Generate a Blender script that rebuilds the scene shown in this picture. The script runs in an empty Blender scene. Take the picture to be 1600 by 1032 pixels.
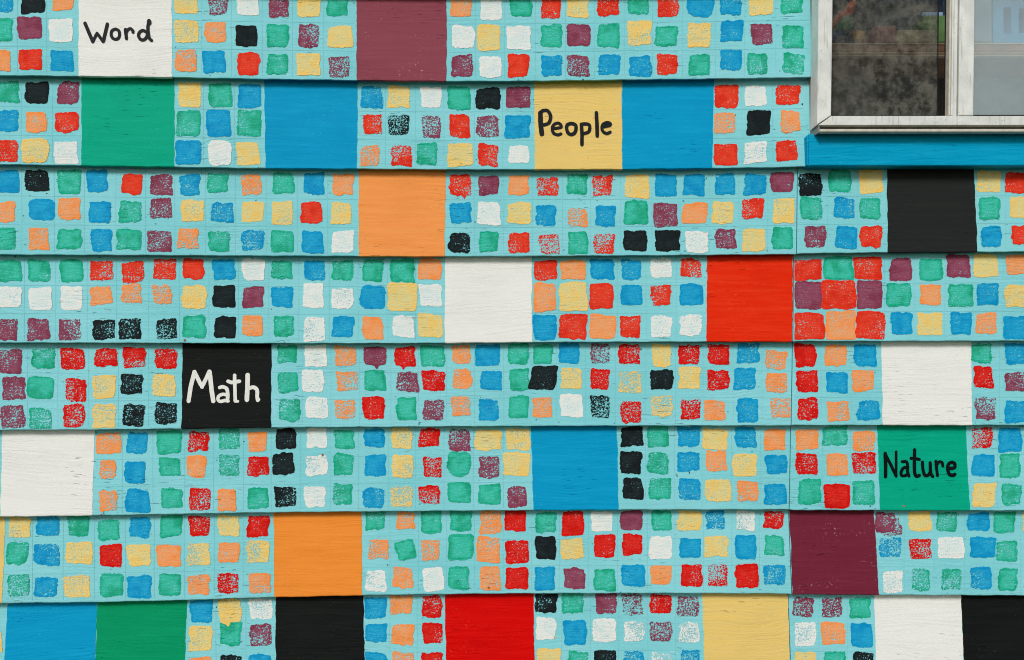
import bpy, math, random, re
from mathutils import Vector

# ------------------------------------------------------------------ camera, sky, sun, exposure
SC = bpy.context.scene
COL = SC.collection
S = 0.00085            # metres of wall per unit of the survey grid
D = 1.40              # camera distance from the wall
ZC = 1.50              # camera height
AX, AY = 800.0, 570.0  # survey point straight ahead of the camera

cam = bpy.data.cameras.new('camera')
cam.lens = 36.0 * D / (1600 * S)
cam.sensor_width = 36.0
cam.shift_y = (AY - 516.0) / 1600.0
cam.clip_start = 0.05
cam.clip_end = 2000
cam_o = bpy.data.objects.new('camera', cam)
cam_o.location = (0, -D, ZC)
cam_o.rotation_euler = (math.radians(90), 0, 0)
COL.objects.link(cam_o)
SC.camera = cam_o

SUN_EL = 31.0
world = bpy.data.worlds.new('World')
SC.world = world
world.use_nodes = True
wn = world.node_tree
bg = wn.nodes['Background']
sky = wn.nodes.new('ShaderNodeTexSky')
sky.sky_type = 'NISHITA'
sky.sun_disc = False
sky.sun_elevation = math.radians(SUN_EL)
sky.sun_rotation = math.radians(180 + 20)
sky.air_density = 1.0
sky.dust_density = 1.6
sky.ozone_density = 1.0
wn.links.new(sky.outputs[0], bg.inputs[0])
bg.inputs[1].default_value = 0.065

sun = bpy.data.lights.new('sun', 'SUN')
sun.energy = 1.5
sun.angle = math.radians(15)
sun.color = (1.0, 0.99, 0.965)
sun_o = bpy.data.objects.new('sun', sun)
sun_o.rotation_euler = (math.radians(90 - SUN_EL), 0, math.radians(-20))
COL.objects.link(sun_o)

SC.view_settings.view_transform = 'Standard'
SC.view_settings.look = 'None'
SC.view_settings.exposure = 0.53
SC.view_settings.gamma = 1.0
SC.view_settings.use_curve_mapping = False
SC.cycles.max_bounces = 8
SC.cycles.filter_width = 1.05
SC.cycles.transparent_max_bounces = 12

rnd = random.Random(7)

# ------------------------------------------------------------------ helpers
def lin(r, g, b):
    f = lambda c: ((c / 255 + 0.055) / 1.055) ** 2.4 if c > 10 else c / 255 / 12.92
    return (f(r), f(g), f(b), 1.0)

def P(px, py, d):
    """survey units on the wall and distance d proud of it -> world point"""
    k = S * (D - d) / D
    return Vector(((px - AX) * k, -d, ZC + (AY - py) * k))

def mesh_obj(name, verts, faces, mat, parent=None, origin=None, smooth=False, uvs=None):
    o = Vector(origin) if origin is not None else Vector((0, 0, 0))
    me = bpy.data.meshes.new(name)
    me.from_pydata([tuple(Vector(v) - o) for v in verts], [], faces)
    if uvs is not None:
        ul = me.uv_layers.new(name='UVMap')
        for lp in me.loops:
            ul.data[lp.index].uv = uvs[lp.vertex_index]
    me.materials.append(mat)
    if smooth:
        for p in me.polygons:
            p.use_smooth = True
    me.update()
    ob = bpy.data.objects.new(name, me)
    COL.objects.link(ob)
    if parent is not None:
        ob.parent = parent
        po = Vector((0, 0, 0)); q = parent
        while q is not None:
            po += q.location; q = q.parent
        ob.location = o - po
    else:
        ob.location = o
    return ob

def empty(name, loc, label, cat, group=None):
    e = bpy.data.objects.new(name, None)
    e.location = loc
    COL.objects.link(e)
    e['label'] = label; e['category'] = cat
    if group: e['group'] = group
    return e

def tag(o, label, cat, group=None):
    o['label'] = label; o['category'] = cat
    if group: o['group'] = group
    return o

class MB:
    def __init__(s): s.v = []; s.f = []
    def box(s, x0, x1, y0, y1, z0, z1, bev=0.0):
        if bev <= 0:
            n = len(s.v)
            s.v += [Vector(p) for p in ((x0,y0,z0),(x1,y0,z0),(x1,y1,z0),(x0,y1,z0),(x0,y0,z1),(x1,y0,z1),(x1,y1,z1),(x0,y1,z1))]
            s.f += [tuple(n+i for i in q) for q in ((3,2,1,0),(4,5,6,7),(0,1,5,4),(1,2,6,5),(2,3,7,6),(3,0,4,7))]
        else:   # chamfered front (-y) edges, sides straight
            n = len(s.v); b = bev
            s.v += [Vector(p) for p in ((x0+b,y0,z0+b),(x1-b,y0,z0+b),(x1-b,y0,z1-b),(x0+b,y0,z1-b),
                                        (x0,y0+b,z0),(x1,y0+b,z0),(x1,y0+b,z1),(x0,y0+b,z1),
                                        (x0,y1,z0),(x1,y1,z0),(x1,y1,z1),(x0,y1,z1))]
            s.f += [tuple(n+i for i in q) for q in ((0,1,2,3),(4,5,1,0),(5,6,2,1),(6,7,3,2),(7,4,0,3),
                                                    (8,9,5,4),(9,10,6,5),(10,11,7,6),(11,8,4,7),(11,10,9,8))]
    def sbox(s, px0, px1, py0, py1, dfront, dback, bev=0.0):
        a = P(px0, py1, dfront); b = P(px1, py0, dfront)
        s.box(a.x, b.x, -dfront, -dback, a.z, b.z, bev)
    def build(s, name, mat, parent=None, origin=None, smooth=False):
        if origin is None:
            c = Vector((0, 0, 0))
            for p in s.v: c += p
            origin = c / len(s.v)
        return mesh_obj(name, s.v, s.f, mat, parent, origin, smooth)

# ------------------------------------------------------------------ materials
def N(t, kind, **kw):
    n = t.nodes.new(kind)
    for k, v in kw.items():
        setattr(n, k, v)
    return n

def math_n(t, op, a, b=None, c=None, clamp=False):
    n = N(t, 'ShaderNodeMath', operation=op, use_clamp=clamp)
    for i, x in enumerate((a, b, c)):
        if x is None: continue
        if isinstance(x, (int, float)): n.inputs[i].default_value = x
        else: t.links.new(x, n.inputs[i])
    return n.outputs[0]

def noise(t, vec, scale, detail=2.0, rough=0.5):
    n = N(t, 'ShaderNodeTexNoise')
    n.inputs['Scale'].default_value = scale
    n.inputs['Detail'].default_value = detail
    n.inputs['Roughness'].default_value = rough
    t.links.new(vec, n.inputs['Vector'])
    return n.outputs['Fac']

def vscale(t, vec, xyz):
    n = N(t, 'ShaderNodeVectorMath', operation='MULTIPLY')
    t.links.new(vec, n.inputs[0]); n.inputs[1].default_value = xyz
    return n.outputs[0]

def smooth_step(t, x, lo, hi):
    n = N(t, 'ShaderNodeMapRange', interpolation_type='SMOOTHSTEP')
    t.links.new(x, n.inputs['Value'])
    for k, v in (('From Min', lo), ('From Max', hi)):
        if isinstance(v, (int, float)): n.inputs[k].default_value = v
        else: t.links.new(v, n.inputs[k])
    return n.outputs['Result']

def mix(t, fac, a, b, mode='MIX'):
    n = N(t, 'ShaderNodeMix', data_type='RGBA', blend_type=mode)
    for k, x in ((0, fac), (6, a), (7, b)):
        if isinstance(x, (int, float)): n.inputs[k].default_value = x
        elif isinstance(x, tuple): n.inputs[k].default_value = x
        else: t.links.new(x, n.inputs[k])
    return n.outputs[2]

def make_wood_group():
    g = bpy.data.node_groups.new('wood_relief', 'ShaderNodeTree')
    for nm in ('Height', 'Grain', 'Crack', 'Fine', 'Broad'):
        g.interface.new_socket(nm, in_out='OUTPUT', socket_type='NodeSocketFloat')
    out = N(g, 'NodeGroupOutput')
    geo = N(g, 'ShaderNodeNewGeometry')
    pos = geo.outputs['Position']
    # slow waviness of the grain
    w = noise(g, vscale(g, pos, (5, 1, 14)), 1.0, 2.0)
    cx = N(g, 'ShaderNodeCombineXYZ'); g.links.new(math_n(g, 'MULTIPLY', w, 0.045), cx.inputs[2])
    add = N(g, 'ShaderNodeVectorMath', operation='ADD')
    g.links.new(pos, add.inputs[0]); g.links.new(cx.outputs[0], add.inputs[1])
    wp = add.outputs[0]
    grain = noise(g, vscale(g, wp, (14, 1, 300)), 1.0, 4.0, 0.62)
    fine = noise(g, pos, 520, 2.0, 0.6)
    broad = noise(g, vscale(g, pos, (7, 7, 16)), 1.0, 2.0)
    ckn = noise(g, vscale(g, wp, (48, 1, 620)), 1.0, 2.0, 0.5)
    patch = noise(g, vscale(g, pos, (9, 3, 13)), 1.0, 2.0)
    crack = math_n(g, 'MULTIPLY', smooth_step(g, ckn, 0.662, 0.70), smooth_step(g, patch, 0.52, 0.64))
    h = math_n(g, 'MULTIPLY', grain, math_n(g, 'MAXIMUM', math_n(g, 'MULTIPLY_ADD', broad, 3.4, -1.0), 0.12))
    h = math_n(g, 'MULTIPLY_ADD', fine, 0.34, h)
    h = math_n(g, 'MULTIPLY_ADD', crack, -0.65, h)
    for nm, s_ in (('Height', h), ('Grain', grain), ('Crack', crack), ('Fine', fine), ('Broad', broad)):
        g.links.new(s_, out.inputs[nm])
    return g
WOOD = make_wood_group()

TURQ = lin(129, 204, 211)
def base_mat(name, rough=0.6, spec=0.05):
    m = bpy.data.materials.new(name); m.use_nodes = True
    t = m.node_tree
    b = t.nodes['Principled BSDF']
    b.inputs['Roughness'].default_value = rough
    b.inputs['Specular IOR Level'].default_value = spec
    return m, t, b

def turquoise_colour(t, wd):
    geo = N(t, 'ShaderNodeNewGeometry')
    pos = geo.outputs['Position']
    n1 = noise(t, vscale(t, pos, (6, 1, 10)), 1.0, 3.0, 0.6)
    c = mix(t, smooth_step(t, n1, 0.35, 0.68), (TURQ[0]*0.90, TURQ[1]*0.96, TURQ[2]*0.95, 1), (TURQ[0]*1.12, TURQ[1]*1.03, TURQ[2]*1.02, 1))
    g = math_n(t, 'MULTIPLY_ADD', wd.outputs['Grain'], 0.22, 0.89)
    cg = N(t, 'ShaderNodeCombineColor')
    for i in range(3): t.links.new(g, cg.inputs[i])
    c = mix(t, 1.0, c, cg.outputs[0], 'MULTIPLY')
    c = mix(t, math_n(t, 'MULTIPLY', wd.outputs['Crack'], 0.65), c, lin(34, 78, 86))
    return c, pos

def bump(t, b, h, dist=0.0015, strength=0.9):
    bn = N(t, 'ShaderNodeBump')
    bn.inputs['Distance'].default_value = dist
    bn.inputs['Strength'].default_value = strength
    t.links.new(h, bn.inputs['Height'])
    t.links.new(bn.outputs[0], b.inputs['Normal'])

def board_material():
    m, t, b = base_mat('turquoise_paint')
    wd = N(t, 'ShaderNodeGroup'); wd.node_tree = WOOD
    c, pos = turquoise_colour(t, wd)
    # dark and pale flecks of dirt and stray paint
    sp = noise(t, pos, 150, 1.0)
    c = mix(t, math_n(t, 'MULTIPLY', smooth_step(t, sp, 0.765, 0.79), 0.7), c, lin(48, 88, 92))
    sp2 = noise(t, vscale(t, pos, (60, 1, 200)), 1.0, 2.0)
    c = mix(t, math_n(t, 'MULTIPLY', smooth_step(t, sp2, 0.70, 0.76), 0.35), c, lin(196, 226, 226))
    t.links.new(c, b.inputs['Base Color'])
    bump(t, b, wd.outputs['Height'])
    return m

def paint_material(name, rgb, light, dark, centre=0.75):
    """dabbed paint: coverage comes from the object's own colour (red channel)"""
    m, t, b = base_mat(name, 0.55, 0.04)
    wd = N(t, 'ShaderNodeGroup'); wd.node_tree = WOOD
    base, pos = turquoise_colour(t, wd)
    oi = N(t, 'ShaderNodeObjectInfo')
    sep = N(t, 'ShaderNodeSeparateColor'); t.links.new(oi.outputs['Color'], sep.inputs[0])
    cov, seed, side = sep.outputs[0], sep.outputs[1], sep.outputs[2]
    n1 = noise(t, pos, 520, 2.0, 0.6)
    n2 = noise(t, pos, 62, 1.5)
    grain = noise(t, vscale(t, pos, (90, 1, 640)), 1.0, 2.0)
    v = math_n(t, 'MULTIPLY', n1, 0.74)
    v = math_n(t, 'MULTIPLY_ADD', n2, 0.20, v)
    v = math_n(t, 'MULTIPLY_ADD', grain, 0.22, v)          # mean ~0.59, sd ~0.07
    uv = N(t, 'ShaderNodeUVMap'); su = N(t, 'ShaderNodeSeparateXYZ'); t.links.new(uv.outputs[0], su.inputs[0])
    u_, v_ = su.outputs[0], su.outputs[1]
    # one flank of the dab is pressed harder than the other
    ang = math_n(t, 'MULTIPLY', seed, 6.283)
    lean = math_n(t, 'ADD', math_n(t, 'MULTIPLY', math_n(t, 'SUBTRACT', u_, 0.5), math_n(t, 'COSINE', ang)),
                  math_n(t, 'MULTIPLY', math_n(t, 'SUBTRACT', v_, 0.5), math_n(t, 'SINE', ang)))
    thr = math_n(t, 'MULTIPLY_ADD', cov, -0.38, 0.745)
    thr = math_n(t, 'MULTIPLY_ADD', math_n(t, 'MULTIPLY', lean, side), 0.12, thr)
    # squeezed-out rim holds more paint
    eu = math_n(t, 'MINIMUM', u_, math_n(t, 'SUBTRACT', 1.0, u_))
    ev = math_n(t, 'MINIMUM', v_, math_n(t, 'SUBTRACT', 1.0, v_))
    e = math_n(t, 'MINIMUM', eu, ev)
    rim = math_n(t, 'SUBTRACT', 1.0, smooth_step(t, e, 0.02, 0.17))
    thr = math_n(t, 'MULTIPLY_ADD', rim, -0.035, thr)
    mask = smooth_step(t, v, math_n(t, 'SUBTRACT', thr, 0.066), math_n(t, 'ADD', thr, 0.040))
    thick = math_n(t, 'ADD', math_n(t, 'MULTIPLY', smooth_step(t, math_n(t, 'MULTIPLY_ADD', grain, 0.5, math_n(t, 'MULTIPLY', n1, 0.5)), 0.38, 0.62), centre), math_n(t, 'MULTIPLY', rim, 0.5), clamp=True)
    pc = mix(t, thick, light, rgb)
    pc = mix(t, math_n(t, 'MULTIPLY', smooth_step(t, n2, 0.45, 0.72), 0.6), pc, dark)
    pc = mix(t, math_n(t, 'MULTIPLY', smooth_step(t, wd.outputs['Crack'], 0.3, 0.9), 0.5), pc, (dark[0]*0.45, dark[1]*0.45, dark[2]*0.45, 1))
    c = mix(t, mask, base, pc)
    t.links.new(c, b.inputs['Base Color'])
    h = math_n(t, 'MULTIPLY_ADD', math_n(t, 'MULTIPLY', mask, math_n(t, 'MULTIPLY_ADD', n1, 0.9, 0.1)), 0.42, wd.outputs['Height'])
    bump(t, b, h)
    return m

def block_material(name, rgb, streak, scratch, crackc, amt=0.6, scr=0.5):
    m, t, b = base_mat(name, 0.55, 0.04)
    wd = N(t, 'ShaderNodeGroup'); wd.node_tree = WOOD
    geo = N(t, 'ShaderNodeNewGeometry'); pos = geo.outputs['Position']
    st = noise(t, vscale(t, pos, (10, 1, 160)), 1.0, 4.0, 0.65)
    c = mix(t, math_n(t, 'MULTIPLY', smooth_step(t, st, 0.42, 0.68), amt), rgb, streak)
    lo = noise(t, vscale(t, pos, (11, 1, 14)), 1.0, 3.0, 0.6)
    c = mix(t, math_n(t, 'MULTIPLY', smooth_step(t, lo, 0.5, 0.75), 0.35), c, (rgb[0]*0.82, rgb[1]*0.82, rgb[2]*0.82, 1))
    sc1 = noise(t, vscale(t, pos, (240, 1, 330)), 1.0, 2.0)
    sc2 = noise(t, vscale(t, pos, (22, 1, 30)), 1.0, 1.0)
    sm = math_n(t, 'MULTIPLY', smooth_step(t, sc1, 0.60, 0.72), smooth_step(t, sc2, 0.52, 0.68))
    c = mix(t, math_n(t, 'MULTIPLY', sm, scr), c, scratch)
    c = mix(t, math_n(t, 'MULTIPLY', wd.outputs['Crack'], 0.42), c, crackc)
    t.links.new(c, b.inputs['Base Color'])
    bump(t, b, wd.outputs['Height'], 0.0014, 0.9)
    return m

PAL = {
 'R': ('red',    lin(222, 46, 24),  lin(224, 74, 50),   lin(204, 30, 16)),
 'G': ('green',  lin(6, 162, 124),  lin(70, 194, 172),  lin(0, 144, 98)),
 'D': ('red',    lin(208, 14, 8),   lin(214, 50, 40),   lin(192, 6, 4)),
 'B': ('blue',   lin(4, 146, 196),  lin(44, 166, 206),  lin(0, 132, 188)),
 'O': ('orange', lin(240, 146, 80), lin(226, 164, 116), lin(238, 134, 56)),
 'Y': ('yellow', lin(232, 198, 116),lin(208, 204, 146), lin(236, 190, 88)),
 'W': ('white',  lin(226, 227, 221),lin(202, 222, 221), lin(230, 228, 219)),
 'K': ('black',  lin(24, 29, 30),   lin(32, 44, 47),    lin(18, 21, 22)),
 'P': ('purple', lin(132, 58, 80),  lin(144, 82, 104),  lin(114, 42, 62)),
}
BOARD = board_material()
PAINT = {k: paint_material(('deep_' if k == 'D' else '') + v[0] + '_dab_paint', v[1], v[2], v[3], 0.5 if k == 'G' else 0.78) for k, v in PAL.items()}
BLK = {
 'R': block_material('red_block_paint', lin(220, 40, 8), lin(232, 62, 28), lin(232, 90, 60), lin(120, 8, 2)),
 'r': block_material('deep_red_block_paint', lin(204, 4, 2), lin(216, 14, 8), lin(222, 84, 52), lin(130, 4, 2)),
 'G': block_material('green_block_paint', lin(2, 160, 126), lin(10, 170, 138), lin(34, 184, 154), lin(0, 96, 70)),
 'g': block_material('deep_green_block_paint', lin(0, 142, 94), lin(6, 152, 104), lin(34, 176, 128), lin(0, 86, 52)),
 'B': block_material('blue_block_paint', lin(2, 146, 192), lin(14, 158, 202), lin(60, 178, 212), lin(0, 100, 144)),
 'O': block_material('orange_block_paint', lin(236, 150, 80), lin(230, 138, 66), lin(240, 172, 116), lin(164, 92, 40)),
 'o': block_material('deep_orange_block_paint', lin(234, 140, 54), lin(226, 130, 42), lin(240, 166, 100), lin(160, 82, 22)),
 'Y': block_material('yellow_block_paint', lin(224, 194, 116), lin(230, 196, 104), lin(214, 200, 146), lin(160, 124, 50)),
 'W': block_material('white_block_paint', lin(228, 228, 222), lin(220, 221, 215), lin(206, 222, 219), lin(130, 134, 126), 0.5),
 'K': block_material('black_block_paint', lin(20, 23, 22), lin(27, 30, 29), lin(76, 74, 68), lin(7, 8, 8), 0.6, 0.35),
 'k': block_material('faded_black_block_paint', lin(35, 38, 37), lin(42, 44, 42), lin(74, 70, 66), lin(14, 16, 15), 0.6, 0.3),
 'P': block_material('purple_block_paint', lin(134, 66, 78), lin(140, 74, 84), lin(188, 150, 166), lin(66, 26, 36), 0.5, 0.75),
 'p': block_material('deep_purple_block_paint', lin(110, 36, 54), lin(118, 44, 62), lin(176, 136, 156), lin(56, 16, 28), 0.5, 0.6),
}

def plain(name, rgb, rough=0.6, var=0.12, scale=40, spec=0.3, bumpd=0.0):
    m, t, b = base_mat(name, rough, spec)
    geo = N(t, 'ShaderNodeNewGeometry')
    n = noise(t, geo.outputs['Position'], scale, 4.0, 0.6)
    c = mix(t, smooth_step(t, n, 0.3, 0.7), (rgb[0]*(1-var), rgb[1]*(1-var), rgb[2]*(1-var), 1), (min(1, rgb[0]*(1+var)), min(1, rgb[1]*(1+var)), min(1, rgb[2]*(1+var)), 1))
    t.links.new(c, b.inputs['Base Color'])
    if bumpd: bump(t, b, n, bumpd, 0.6)
    return m

def frame_material():
    m, t, b = base_mat('chalky_white_metal', 0.5, 0.35)
    geo = N(t, 'ShaderNodeNewGeometry'); pos = geo.outputs['Position']
    n = noise(t, pos, 30, 4.0, 0.6)
    c = mix(t, smooth_step(t, n, 0.35, 0.7), lin(206, 209, 203), lin(226, 228, 222))
    s1 = noise(t, pos, 420, 2.0, 0.6)
    s2 = noise(t, pos, 45, 2.0)
    sp = math_n(t, 'MULTIPLY', smooth_step(t, s1, 0.62, 0.70), smooth_step(t, s2, 0.42, 0.62))
    c = mix(t, math_n(t, 'MULTIPLY', sp, 0.75), c, lin(132, 134, 126))
    st = noise(t, vscale(t, pos, (300, 300, 26)), 1.0, 2.0)
    c = mix(t, math_n(t, 'MULTIPLY', smooth_step(t, st, 0.55, 0.74), 0.55), c, lin(160, 160, 146))
    t.links.new(c, b.inputs['Base Color'])
    bump(t, b, s1, 0.0003, 0.4)
    return m
FRAME = frame_material()
SIDE = plain('shaded_side_metal', lin(132, 136, 130), 0.5, 0.14, 60)  # shade on the side of the white frame, put into its grey
LIP = plain('weathered_cream_metal', lin(196, 190, 174), 0.6, 0.14, 80)
DARKGAP = plain('dark_groove_and_gasket', lin(26, 25, 23), 0.8, 0.2, 60)  # gasket lines, and the shade inside the frame's grooves as colour
TRIMBLUE = block_material('blue_trim_paint', lin(0, 152, 194), lin(20, 166, 208), lin(90, 190, 220), lin(2, 92, 140), 0.7, 0.35)

# ------------------------------------------------------------------ survey of the wall
SEAM = [
 [(-260,115),(0,118.5),(100,119.5),(200,120.5),(270,121.5),(400,124),(550,126),(700,127.5),(800,127.5),(930,126),(1000,125),(1100,124),(1200,122.5),(1262,121.5),(1300,121)],
 [(-260,254),(0,257.5),(100,259),(200,260.5),(300,262),(400,263.5),(560,264.5),(700,265.5),(800,265.5),(970,265),(1200,262.5),(1262,261),(1320,260.5),(1900,259)],
 [(-260,396.5),(0,398.5),(200,399.3),(400,400.3),(650,401.3),(800,401),(1000,399.8),(1244.5,398),(1246,396.8),(1400,395),(1600,394),(1900,393.5)],
 [(-260,534.5),(0,536),(400,537),(640,537),(800,535.5),(1000,534.8),(1240,534.4),(1242,533.8),(1600,533.2),(1900,533)],
 [(-260,675),(0,672.5),(145,672),(285,670.5),(400,668.8),(800,666.5),(1000,665.8),(1236,665.6),(1238,665),(1600,664.8),(1900,664.5)],
 [(-260,812),(0,808),(145,806),(290,803.5),(400,801.6),(550,800),(800,798),(1000,797),(1234,796.8),(1236,797.6),(1600,798.4),(1900,799)],
 [(-260,949),(0,943),(150,941.5),(290,938.3),(400,934.3),(560,930.8),(660,929.3),(800,927.8),(1000,927.4),(1200,928),(1234,928.4),(1236,929),(1370,930),(1600,931),(1900,932)],
 [(-260,1086),(0,1080),(400,1070),(800,1062),(1200,1062),(1900,1066)],
]
def interp(tab, x):
    if x <= tab[0][0]: return tab[0][1]
    for (a, b), (c, d) in zip(tab, tab[1:]):
        if x <= c: return b + (d - b) * (x - a) / (c - a)
    return tab[-1][1]
def seam(i, x):
    return seam0(i, x) + 0.24 * math.sin(x * 0.083 + 2.1 * i) + 0.14 * math.sin(x * 0.231 + 4.7 * i) + 0.09 * math.sin(x * 0.47 + 1.3 * i)
def seam0(i, x):
    if i < 0: return interp(SEAM[0], x) + 137.0 * (i) 
    if i >= 8: return interp(SEAM[7], x) + 134.0 * (i - 7)
    return interp(SEAM[i], x)
def face_d(c, x, y):
    t = (y - seam(c - 1, x)) / (seam(c, x) - seam(c - 1, x))
    return 0.003 + 0.0145 * max(-0.10, t)
def F(c, x, y, off):
    return P(x, y, face_d(c, x, y) + off)

# ------------------------------------------------------------------ the wall
wall = empty('clapboard_wall', (0, 0, 0), 'turquoise clapboard house wall painted with small coloured squares and word blocks', 'wall')
wall['kind'] = 'thing'

def board(c, x0t, x0b, x1t, x1b, name='clapboard'):
    """x0t/x0b: left end at the top and bottom of the board"""
    n = max(2, int((x1t - x0t) / 6))
    verts, faces = [], []
    for k in range(n + 1):
        f = k / n
        prof = []
        xm = x0b + (x1b - x0b) * f
        top, bot = seam(c - 1, xm), seam(c, xm)
        for kind, y in (('f', top - 16), ('f', top), ('f', top + (bot - top) * 0.33), ('f', top + (bot - top) * 0.66), ('f', bot - 2.4)):
            u = (y - top) / (bot - top)
            xa = x0t + (x0b - x0t) * u; xb = x1t + (x1b - x1t) * u
            x = xa + (xb - xa) * f
            prof.append(P(x, y, face_d(c, xm, y)))
        prof.append(P(xm, bot - 1.0, 0.0172))
        pb = P(xm, bot - 0.2, 0.0162); prof.append(pb)
        prof.append(Vector((pb.x, -0.0147, pb.z - 0.0001)))
        prof.append(Vector((pb.x, -0.0120, pb.z + 0.0030)))
        prof.append(Vector((pb.x, -0.0038, pb.z + 0.0055)))
        pt = prof[0]
        prof.append(Vector((pt.x, -0.0004, pt.z)))
        m = len(prof)
        verts += prof
        if k:
            a, b = (k - 1) * m, k * m
            for i in range(m):
                j = (i + 1) % m
                faces.append((a + i, a + j, b + j, b + i))
    faces.append(tuple(range(m)))
    faces.append(tuple(reversed(range(n * m, n * m + m))))
    org = F(c, (x0b + x1b) / 2, (seam(c - 1, (x0b+x1b)/2) + seam(c, (x0b+x1b)/2)) / 2, 0)
    return mesh_obj(name, verts, faces, BOARD, wall, org)

XL, XR = -190, 1880
JOINT = {2: (1246, 1244.6), 3: (1240.2, 1238.8), 4: (1238.2, 1236.2), 5: (1235.4, 1233.2), 6: (1232.0, 1237.2), 7: (1231.4, 1236.0)}
BOARDS = {}
for c in (-2, -1):
    BOARDS[(c, 0)] = board(c, XL, XL, 1269.5, 1269.5)
BOARDS[(0, 0)] = board(0, XL, XL, 1270.2, 1269.4)
BOARDS[(1, 0)] = board(1, XL, XL, 1269.2, 1265.5)
for c, (jt, jb) in JOINT.items():
    BOARDS[(c, 0)] = board(c, XL, XL, jt - 0.7, jb - 0.7)
    BOARDS[(c, 1)] = board(c, jt + 0.7, jb + 0.7, XR, XR)
BOARDS[(8, 0)] = board(8, XL, XL, XR, XR)

# sheathing behind the boards, with the opening for the window
mb = MB()
a = P(1284, 202, 0); xw0, zw0 = a.x, a.z
a = P(1765, -300, 0); xw1, zw1 = a.x, a.z
mb.box(-1.2, xw0, 0.0, 0.09, 0.0, 2.42); mb.box(xw1, 1.6, 0.0, 0.09, 0.0, 2.42)
mb.box(xw0, xw1, 0.0, 0.09, 0.0, zw0); mb.box(xw0, xw1, 0.0, 0.09, zw1, 2.42)
mb.build('wall_sheathing', plain('pale_bounce_sheathing', lin(214, 208, 196), 0.8), wall)  # unseen; kept low and pale to bounce light onto the shelf

# blue trim board under the window
mb = MB(); mb.sbox(1264.4, 1840, 209.6, 258.8, 0.031, 0.001, 0.0010)
trim = mb.build('trim_board', TRIMBLUE, wall)
trim['label'] = 'plain blue trim board below the window'
mb = MB(); mb.sbox(1261.0, 1263.9, 212.5, 258.4, 0.027, 0.003, 0.0006)
mb.build('trim_end', TRIMBLUE, trim)

# ------------------------------------------------------------------ painted blocks
def jit_line(n, amp, r, keep=0.6):
    """smooth random offsets"""
    o = []; v = 0.0
    for _ in range(n):
        v = v * keep + r.uniform(-1, 1) * amp
        o.append(v)
    return o

def block(c, col, xl_t, xl_b, xr_t, xr_b, word, side=0, top=None):
    par = BOARDS[(c, side)]
    r = random.Random(int(xl_t * 7 + c * 101))
    NC = 24
    rows = []
    xm = (xl_t + xr_t) / 2
    tp, bt = seam(c - 1, xm), seam(c, xm)
    ny = 26
    jl, jr = jit_line(ny + 4, 0.66, r), jit_line(ny + 4, 0.66, r)
    verts, faces = [], []
    nrow = 0
    def add_row(fn):
        nonlocal nrow
        for k in range(NC + 1): verts.append(fn(k / NC))
        if nrow:
            a, b = (nrow - 1) * (NC + 1), nrow * (NC + 1)
            for k in range(NC): faces.append((a + k, b + k, b + k + 1, a + k + 1))
        nrow += 1
    t0 = -0.05
    for i in range(ny + 1):
        u = t0 + (1 - t0) * i / ny
        xa = xl_t + (xl_b - xl_t) * u + jl[i]; xb = xr_t + (xr_b - xr_t) * u + jr[i]
        def fn(f, xa=xa, xb=xb, u=u):
            x = xa + (xb - xa) * f
            y = seam(c - 1, x) + (seam(c, x) - 2.4 - seam(c - 1, x)) * u
            return P(x, y, face_d(c, x, y) + 0.0004)
        add_row(fn)
    xa, xb = xl_b + jl[-1], xr_b + jr[-1]
    X = lambda f: xa + (xb - xa) * f
    add_row(lambda f: P(X(f), seam(c, X(f)) - 0.9, 0.0176))
    add_row(lambda f: P(X(f), seam(c, X(f)) - 0.0, 0.0166))
    def under(f):
        p = P(X(f), seam(c, X(f)) - 0.0, 0.0166)
        return Vector((p.x, -0.0125, p.z - 0.0004))
    add_row(under)
    org = F(c, xm, (tp + bt) / 2, 0.0004)
    ob = mesh_obj('painted_block', verts, faces, BLK[col], par, org)
    if 'lettered' in word: ob['label'] = word
    return ob

block(0, 'W', 123.5, 122.5, 268.5, 269, 'white block lettered with the word Word')
block(0, 'P', 556.5, 557.5, 697.5, 697.5, 'plum purple block with pale scuffs')
block(1, 'G', 128, 127, 273, 272.5, 'green block')
block(1, 'B', 413.5, 415, 559, 558, 'blue block')
block(1, 'Y', 834.5, 835, 971.5, 972, 'yellow block lettered with the word People')
block(1, 'B', 972.2, 972.4, 1115.5, 1113, 'blue block')
block(2, 'O', 560.5, 560, 696, 694.5, 'orange block')
block(2, 'k', 1385.5, 1387, 1522, 1527, 'black block', 1)
block(3, 'W', 695.5, 695, 831, 831.5, 'white block')
block(3, 'R', 1104.5, 1104, 1238.8, 1238, 'red block')
block(4, 'K', 285.5, 283, 424, 423.5, 'black block lettered with the word Math')
block(4, 'W', 1376, 1379.5, 1517, 1519, 'white block', 1)
block(5, 'W', 4.0, 0.5, 148, 144, 'white block')
block(5, 'B', 829, 833, 964, 966.5, 'blue block')
block(5, 'G', 1370.5, 1375.5, 1509.5, 1515.5, 'green block lettered with the word Nature', 1)
block(6, 'Y', -130, -134, 8.5, 3.5, 'yellow block')
block(6, 'o', 427.5, 428.5, 564.5, 566, 'orange block')
block(6, 'p', 1233.4, 1238.2, 1365.5, 1373.5, 'dark plum block', 1)
block(7, 'B', 12, 5, 151.2, 148, 'blue block')
block(7, 'g', 151.8, 149, 292, 288, 'green block')
block(7, 'K', 430.5, 431, 568, 570, 'black block')
block(7, 'r', 695.5, 697.5, 833, 835, 'bright red block')
block(7, 'Y', 1096.5, 1103, 1230.4, 1234.6, 'yellow block')
block(7, 'W', 1365.5, 1370, 1501.5, 1506.5, 'white block', 1)
block(7, 'K', 1501.9, 1507, 1641, 1645, 'black block', 1)

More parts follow.
